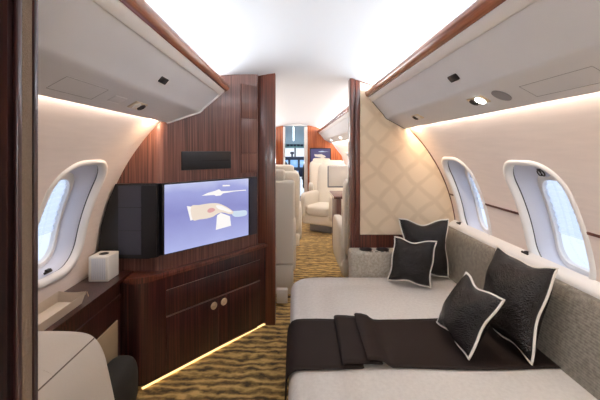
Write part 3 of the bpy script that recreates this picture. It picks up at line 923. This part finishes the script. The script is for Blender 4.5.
# ------------------------------------------------------------------ pillows
def pillow(label, TL, TR, BR, BL, t, seed, chop=.5, front=1):
    c = [Vector(p) for p in (BL, BR, TR, TL)]
    ctr = sum(c, Vector()) / 4
    root = thing('cushion', label, 'cushion', tuple(Vector((ctr.x, ctr.y, min(v.z for v in c)))), group='dark cushions on the sofa')
    ex = ((c[1] - c[0]) + (c[2] - c[3])).normalized(); ey = ((c[3] - c[0]) + (c[2] - c[1])).normalized()
    nz = ex.cross(ey).normalized() * front
    def shape(a, b):
        # pull the sides in, leave the corners as ears
        ka = (.11 + .05 * math.sin(b * 4 + seed)) * (1 - b * b) ; kb = (.10 + .05 * math.sin(a * 4.5 + seed * 2)) * (1 - a * a)
        a2 = a * (1 - ka * (abs(a) ** 2)); b2 = b * (1 - kb * (abs(b) ** 2))
        if b > 0: b2 -= chop * .19 * max(0, 1 - (a / .75) ** 2) ** 1.5 * b ** 3
        u, v = (a2 + 1) / 2, (b2 + 1) / 2
        return c[0].lerp(c[1], u).lerp(c[3].lerp(c[2], u), v)
    n = 28
    bm = bmesh.new(); F = []; Bk = []
    for i in range(n + 1):
        F.append([]); Bk.append([])
        for j in range(n + 1):
            a, b = -1 + 2 * i / n, -1 + 2 * j / n
            p = shape(a, b)
            h = t * (max(0, 1 - a * a) ** .55) * (max(0, 1 - b * b) ** .55)
            if h > 0: h *= 1 - chop * .5 * math.exp(-(a / .28) ** 2) * max(0, b) ** 1.2
            w = (.006 * noise.noise(p * 14 + Vector((seed, 0, 0))) + .006 * math.sin((a * 3 + b * 5) + seed) * noise.noise(p * 6)) * min(1, h / t * 2)
            vf = bm.verts.new(p + nz * (h + w)); F[-1].append(vf)
            edge = i in (0, n) or j in (0, n)
            Bk[-1].append(vf if edge else bm.verts.new(p - nz * (h * .85)))
    for i in range(n):
        for j in range(n):
            bm.faces.new((F[i][j], F[i + 1][j], F[i + 1][j + 1], F[i][j + 1]))
            q = [Bk[i][j], Bk[i][j + 1], Bk[i + 1][j + 1], Bk[i + 1][j]]
            try: bm.faces.new(q)
            except ValueError: pass
    link('cover', bm, 'pillow', root, angle=80)
    loop = [(-1 + 2 * i / n, -1) for i in range(n)] + [(1, -1 + 2 * i / n) for i in range(n)] + [(1 - 2 * i / n, 1) for i in range(n)] + [(-1, 1 - 2 * i / n) for i in range(n)]
    bm = tube(bmesh.new(), [shape(a, b) for a, b in loop], .0055, 8, closed=True); link('piping', bm, 'piping', root, angle=80)
    return root
pillow('dark cushion with white piping standing at the back, against the far bulkhead', (.752, 2.44, .838), (1.105, 2.43, .835), (1.065, 2.345, .452), (.775, 2.365, .452), .075, 1.0, .5)
pillow('small dark cushion with white piping in front of the cushion by the far bulkhead', (.690, 2.335, .735), (.945, 2.25, .725), (.872, 2.17, .452), (.632, 2.30, .452), .068, 4.2, .35)
pillow('small dark cushion with white piping lying on the brown blanket, before the largest cushion', (.862, 1.70, .717), (.865, 1.40, .712), (.733, 1.425, .454), (.728, 1.73, .454), .075, 7.7, .45)
pillow('largest dark cushion with white piping leaning on the near sofa back', (1.07, 1.79, .827), (1.085, 1.40, .842), (.972, 1.39, .454), (.965, 1.77, .454), .09, 2.6, .45)

# ------------------------------------------------------------------ forward cabin
def seat(label, x, y, face, w=.54, m='leatherw', name='club_chair', group='forward cabin seats', turn=0, boxy=False):
    """face +1: looks forward (back towards the viewer), -1: looks aft"""
    r = thing(name, label, 'seat', (x, y, 0), group=group)
    f = face
    def Bx(x0, x1, a, b, z0, z1, rr): 
        ya, yb = y + f * a, y + f * b
        return B(x + x0, x + x1, min(ya, yb), max(ya, yb), z0, z1, rr, 3)
    link('pedestal', Bx(-.2, .2, -.15, .15, 0, .16, .03), 'greytrim', r)
    link('seat_cushion', C((x, y + f * .04, .36), (w / 2 - .07, .26, .09), 5), 'leatherw', r)
    link('seat_shell', Bx(-w / 2 + .02, w / 2 - .02, -.28, .27, .14, .30, .03), m, r)
    if boxy:
        link('backrest', Bx(-w / 2, w / 2 - .005, -.31, -.15, .30, 1.05, .022), m, r)
        link('rear_skirt', Bx(-w / 2 + .02, w / 2 - .015, -.305, -.14, .03, .295, .012), m, r)
        link('headrest', Bx(-w / 2 + .04, w / 2 - .09, -.27, -.16, 1.05, 1.15, .03), m, r)
    else:
        b = bmesh.new(); cushion(b, (0, 0, .36), (w / 2 - .02, .085, .37), 9, m=Matrix.Translation((x, y - f * .26, .36)) @ Matrix.Rotation(f * math.radians(9), 4, 'X')); link('backrest', b, m, r)
        b = bmesh.new(); cushion(b, (0, 0, 0), (w / 2 - .09, .05, .09), 7, m=Matrix.Translation((x, y - f * .34, 1.06)) @ Matrix.Rotation(f * math.radians(9), 4, 'X')); link('headrest', b, m, r)
    for s in (-1, 1):
        b = bmesh.new(); cushion(b, (x + s * (w / 2 - .035), y + f * .02, .42), (.045, .27, .22), 6); link('armrest', b, m, r)
    r.rotation_euler.z = math.radians(turn)
    return r
seat('cream seat back just inside the doorway on the left, largest of the left row', -.27, 3.36, 1, .56, boxy=True)
seat('second cream seat back in the left row behind the nearest one', -.18, 4.45, 1, .54)
seat('third cream seat back far along the left row', -.52, 5.9, 1, .54)
seat('ivory aft-facing seat beyond the table on the right of the aisle', .50, 5.6, -1, .58, turn=-32)
seat('far ivory seat under the small bulkhead screen', .60, 7.1, -1, .56)
seat('ivory seat arm just inside the doorway on the right of the aisle', .73, 3.45, 1, .60)
# white access box low by the first left seat
bm = B(-.15, -.055, 2.9, 2.96, .02, .135, .006)
tag(link('floor_box', bm, 'white'), 'small white box on the floor just inside the doorway', 'box')
# table
tbl = thing('table', 'wooden fold-out table between the right forward seats', 'table', (.8, 4.55, 0))
link('table_top', B(.50, 1.18, 4.25, 4.85, .715, .75, .012), 'wood', tbl)
link('leg', B(.54, .60, 4.3, 4.8, 0, .715, .006), 'wood', tbl)
link('edge_band', B(.494, .50, 4.26, 4.84, .72, .747, .002), 'leatherw', tbl)
# monitor over table
mon = thing('monitor', 'white flat monitor with grey rim on an arm above the forward table', 'monitor', (.56, 4.1, .8))
link('casing', B(.405, .69, 4.10, 4.135, .875, 1.14, .012), 'greytrim', mon)
link('back_cover', B(.418, .69, 4.092, 4.101, .895, 1.135, .006), 'white', mon)
b = bmesh.new(); tube(b, [(.66, 4.13, .95), (.85, 4.14, .90), (1.16, 4.16, .80)], .014, 8); link('arm', b, 'greytrim', mon)
# right side ledge of the forward cabin
fl = thing('cabin_ledge', 'white side ledge under the forward cabin right windows', 'ledge', (1.1, 5, 0))
b = bmesh.new(); extrude_y(b, [(1.04, 0), (1.04, .60), (wx(.6) - .005, .62), (wx(.3) - .005, .3), (1.05, .0)], YF + .07, YE - .01); link('ledge', b, 'bezel', fl)

# far bulkhead with cockpit opening
bm = bmesh.new()
def half_bulk(x0, x1, side):
    xs = [x0 + (x1 - x0) * k / 12 for k in range(13)]
    pts = [(x0, 0)]
    if side > 0:
        prof = [(x0, 0)] + [(wx(z) + .003, z) for z in [0, .3, .6, .9, 1.2, 1.5]] + [(.86, 1.74)] + [(x, ceil_z(x) + .003) for x in (.8, .7, .6, .5, .4, x0)]
    else:
        prof = [(x0, 0)] + [(CX - hw(z) - .003, z) for z in [0, .3, .6, .9, 1.2, 1.5]] + [(-.76, 1.74)] + [(x, ceil_z(x) + .003) for x in (-.7, -.6, -.5, -.4, x0)]
    return extrude_y(bmesh.new(), prof, YE, YE + .06)
tag(link('wall_far_right', half_bulk(.31, 1.3, 1), 'woodfar'), 'orange cherry wood bulkhead at the far end, right of the cockpit door', 'wall', kind='structure')
tag(link('wall_far_left', half_bulk(-.25, -1.2, -1), 'woodfar'), 'orange cherry wood bulkhead at the far end, left of the cockpit door', 'wall', kind='structure')
bm = bmesh.new()
box(bm, -.255, -.205, YE - .02, YE + .08, 0, 1.87, .006); box(bm, .235, .315, YE - .02, YE + .08, 0, 1.87, .006); box(bm, -.255, .315, YE - .012, YE + .07, 1.895, 1.93, .004)
tag(link('trim_12', bm, 'bezel'), 'white frame of the cockpit doorway at the far end', 'door frame', kind='structure')
# bulkhead screen
ms = thing('wall_screen', 'small dark blue wall screen with a pale hand picture on the far bulkhead', 'screen', (.6, YE - .03, 1.0))
link('casing', B(.365, .855, YE - .035, YE - .002, 1.015, 1.375, .006), 'black', ms)
M['screen2'] = emit('dusk blue picture', S(62, 58, 104), 1)
sc2 = link('screen', B(.385, .835, YE - .039, YE - .034, 1.035, 1.355), 'screen2', ms)
def pic2(poly, m, name):
    bm = bmesh.new(); vs = [bm.verts.new((.385 + .45 * u, YE - .041, 1.035 + .32 * v)) for u, v in poly]; bm.faces.new(vs); link(name, bm, m, sc2, smooth=False)
pic2([(.18, .62), (.35, .60), (.55, .62), (.72, .52), (.8, .42), (.7, .38), (.74, .18), (.52, .18), (.52, .38), (.35, .42), (.22, .46)], 'pic_hand', 'picture_hand')
pic2([(.38, .80), (.6, .86), (.7, .82), (.95, .80), (.7, .78), (.5, .77)], 'pic_pale', 'picture_aeroplane')

# cockpit
M['panelblue'] = plain('blue grey overhead panel', S(150, 172, 186), .35)
M['panelteal'] = plain('teal switch panel', S(110, 150, 150), .4)
M['dash'] = plain('dark blue dash', S(34, 42, 66), .5)
M['dashscreen'] = emit('flight display', S(120, 165, 220), 1.1)
M['ckfloor'] = plain('blue grey cockpit floor', S(120, 138, 165), .7)
M['cklamp'] = emit('cockpit lamp', (.95, .98, 1, 1), 4)  # emission standing in for a glossy reflection overhead
for side, nm in ((-1, 'left'), (1, 'right')):
    bm = bmesh.new(); grid(bm, lambda u, v: Vector((CX + side * (1.05 - .25 * u), YE + .05 + 1.9 * u, 1.05 * v)), 2, 2)
    tag(link('wall_cockpit_' + nm, bm, 'panelblue'), 'blue grey cockpit side wall on the ' + nm, 'wall', kind='structure')
bm = bmesh.new(); grid(bm, lambda u, v: Vector((CX - 1.05 + 2.1 * u, YE + .05 + 1.9 * v, .001)), 1, 1); tag(link('floor_cockpit', bm, 'ckfloor'), 'blue grey cockpit floor past the far door', 'floor', kind='structure')
bm = bmesh.new(); grid(bm, lambda u, v: Vector((CX - 1.0 + 2.0 * u, YE + .05 + 1.2 * v, 1.90 - .52 * v ** 1.3)), 2, 8); tag(link('ceiling_cockpit', bm, 'panelblue'), 'blue grey sloping cockpit ceiling', 'ceiling', kind='structure')
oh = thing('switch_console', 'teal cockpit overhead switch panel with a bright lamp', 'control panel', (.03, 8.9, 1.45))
mo = Matrix.Translation((.03, 8.86, 1.525)) @ Matrix.Rotation(math.radians(-62), 4, 'X')
def ob(x0, x1, y0, y1, z0, z1, r=0): return box(bmesh.new(), x0, x1, y0, y1, z0, z1, r, mat=Matrix.Translation((.03, 8.95, 1.42)) @ Matrix.Rotation(math.radians(58), 4, 'X'))
link('panel', ob(-.26, .26, -.02, .14, -.02, .01, .01), 'panelteal', oh)
for k in range(5):
    link('switch_block', ob(-.22 + .09 * k, -.15 + .09 * k, .0, .05, .01, .03, .004), 'dash', oh)
glarem = bmesh.new(); grid(glarem, lambda u, v: Vector((-.02 + .018 * u, YE + .12 + .75 * v, 1.885 - .52 * ((.07 + .75 * v) / 1.2) ** 1.3)), 1, 6); link('lamp', glarem, 'cklamp', oh)  # glowing strip that paints the bright reflection on the cockpit overhead
ds = thing('instrument_panel', 'dark cockpit instrument panel with blue displays under the windshield', 'instrument panel', (.03, 9.3, .5))
link('glareshield', B(-.75, .85, 9.12, 9.5, 1.10, 1.145, .02), 'dash', ds)
link('panel', B(-.75, .85, 9.25, 9.32, .60, 1.10, .01), 'dash', ds)
for k, x in enumerate((-.62, -.36, -.10, .16, .42)):
    link('display', B(x, x + .20, 9.235, 9.252, .86, 1.06, .006), 'dashscreen', ds)
link('display', B(-.06, .12, 9.0, 9.012, .64, .78, .004), 'dashscreen', ds)
link('pedestal', B(-.10, .16, 8.75, 9.28, .0, .62, .02), 'dash', ds)
b = bmesh.new(); tube(b, [(-.05, 9.2, 1.14), (-.05, 9.2, 1.25)], .025, 8); box(b, -.10, 0, 9.17, 9.23, 1.22, 1.28, .01); link('compass', b, 'dash', ds)
for x, lab in ((-.34, 'dark left pilot seat seen through the cockpit doorway'), (.42, 'dark right pilot seat seen through the cockpit doorway')):
    ps = thing('pilot_chair', lab, 'seat', (x, 8.5, 0), group='pilot seats')
    link('backrest', C((x, 8.42, .72), (.21, .07, .34), 4), 'black', ps); link('seat_cushion', C((x, 8.62, .42), (.2, .22, .07), 4), 'black', ps)
    link('pedestal', B(x - .12, x + .12, 8.45, 8.75, .0, .36, .02), 'black', ps)
    link('armrest', C((x + (.2 if x < 0 else -.2), 8.6, .62), (.03, .2, .03), 4), 'black', ps)
bm = bmesh.new(); tube(bm, [(.03, 9.62, 1.05), (.03, 9.05, 1.45)], .02, 8); tube(bm, [(-.7, 9.66, 1.08), (.76, 9.66, 1.08)], .03, 8)
tag(link('window_10', bm, 'dash'), 'windshield posts at the nose of the cockpit', 'window', kind='structure')

# ------------------------------------------------------------------ lights
def area(name, loc, rot, sx_, sy_, power, col=(1, 1, 1), spread=PI):
    l = bpy.data.lights.new(name, 'AREA'); l.shape = 'RECTANGLE'; l.size = sx_; l.size_y = sy_; l.energy = power; l.color = col; l.spread = spread
    o = bpy.data.objects.new(name, l); COL.objects.link(o); o.location = loc; o.rotation_euler = rot
    return o
def aim(o, d):
    d = Vector(d).normalized(); y = Vector((0, 1, 0)); z = -d; x = y.cross(z).normalized()
    o.rotation_euler = Matrix((x, y, z)).transposed().to_euler()
def cove(side, y0, y1, power, col):
    o = area('cove_light', (sx(side, .60), (y0 + y1) / 2, 1.77), (0, 0, 0), .04, y1 - y0, power, col); aim(o, (-side * .9, 0, .42))
def wash(side, y0, y1, power, col):
    o = area('wall_wash_light', (sx(side, .803), (y0 + y1) / 2, 1.508), (0, 0, 0), .014, y1 - y0, power, col); aim(o, (side * .3, 0, -1))
W = (.84, .93, 1)
cove(1, 1.0, 2.55, 13.5, W); cove(-1, 1.0, 2.2, 12, W)
# unseen cabin behind the viewer; its strong coves are added as front fill
cove(1, -3.7, -1.5, 52, W); cove(-1, -3.7, -1.5, 52, W)
cove(1, 2.75, 7.8, 24, (1, .97, .94))
wash(1, .7, 2.57, 4.0, (1, .86, .74)); wash(-1, .7, 1.95, 1.9, (1, .86, .74))
wash(1, 2.75, 7.8, 40, (1, .9, .8))
# the same cove continues on the left of the forward cabin (no bin in view there)
o = area('cove_light', (CX - .6, 5.2, 1.70), (0, 0, 0), .05, 4.8, 20, (1, .97, .94)); aim(o, (.6, 0, .5))
# the wall wash ends in a warm lamp at each bulkhead
for side, y, p in ((-1, 1.86, 3.0), (1, 2.46, 2.0)):
    o = area('wall_wash_light', (sx(side, .797), y, 1.508), (0, 0, 0), .014, .10, p, (1, .66, .38)); aim(o, (side * (.28 if side > 0 else .1), .55 if side > 0 else .8, -1))
# reading lamp that is on
def spot(loc, d, power, ang):
    l = bpy.data.lights.new('reading_spot', 'SPOT'); l.energy = power; l.spot_size = ang; l.spot_blend = .6; l.shadow_soft_size = .015; l.color = (1, .97, .93)
    o = bpy.data.objects.new('reading_spot', l); COL.objects.link(o); o.location = loc
    o.rotation_euler = Vector(d).to_track_quat('-Z', 'Y').to_euler()
spot((.745, 1.395, 1.515), (-.1, 0, -1), 5, 1.3)
for y in (4.2, 5.6, 7.0): spot((.745, y - .02, 1.512), (-.45, 0, -1), 8, 1.9)  # spots added in the forward cabin to brighten its floor
l = bpy.data.lights.new('cockpit_dome', 'POINT'); l.energy = 9; l.shadow_soft_size = .08; l.color = (.85, .94, 1)  # unseen point light added to brighten the cockpit overhead
o = bpy.data.objects.new('cockpit_dome', l); COL.objects.link(o); o.location = (.03, 8.55, 1.05)
# daylight
w = bpy.data.worlds.new('World'); scene.world = w; w.use_nodes = True; nt = w.node_tree
bg = nt.nodes['Background']
tc = nt.nodes.new('ShaderNodeTexCoord'); sp = nt.nodes.new('ShaderNodeSeparateXYZ'); r = nt.nodes.new('ShaderNodeValToRGB')
nt.links.new(tc.outputs['Generated'], sp.inputs[0]); nt.links.new(sp.outputs['Z'], r.inputs[0])
r.color_ramp.elements[0].position = 0; r.color_ramp.elements[0].color = (.74, .83, .96, 1); r.color_ramp.elements[1].position = .6; r.color_ramp.elements[1].color = (.82, .90, 1, 1)
nt.links.new(r.outputs[0], bg.inputs[0]); bg.inputs[1].default_value = 1.05

# ------------------------------------------------------------------ camera
cam = bpy.data.cameras.new('camera'); co = bpy.data.objects.new('camera', cam); COL.objects.link(co)
co.location = (0, 0, 1.33); co.rotation_euler = (PI / 2, 0, 0)
cam.sensor_width = 36; cam.lens = 36 * 340 / 600
cam.shift_x = 6 / 600; cam.shift_y = -50 / 600; cam.clip_start = .02
scene.camera = co
vs = scene.view_settings
vs.view_transform = 'Standard'; vs.look = 'None'; vs.gamma = 1; vs.exposure = .35
try: vs.use_curve_mapping = False
except Exception: pass
scene.cycles.max_bounces = 10; scene.cycles.diffuse_bounces = 6; scene.cycles.transparent_max_bounces = 12
scene.cycles.use_denoising = True
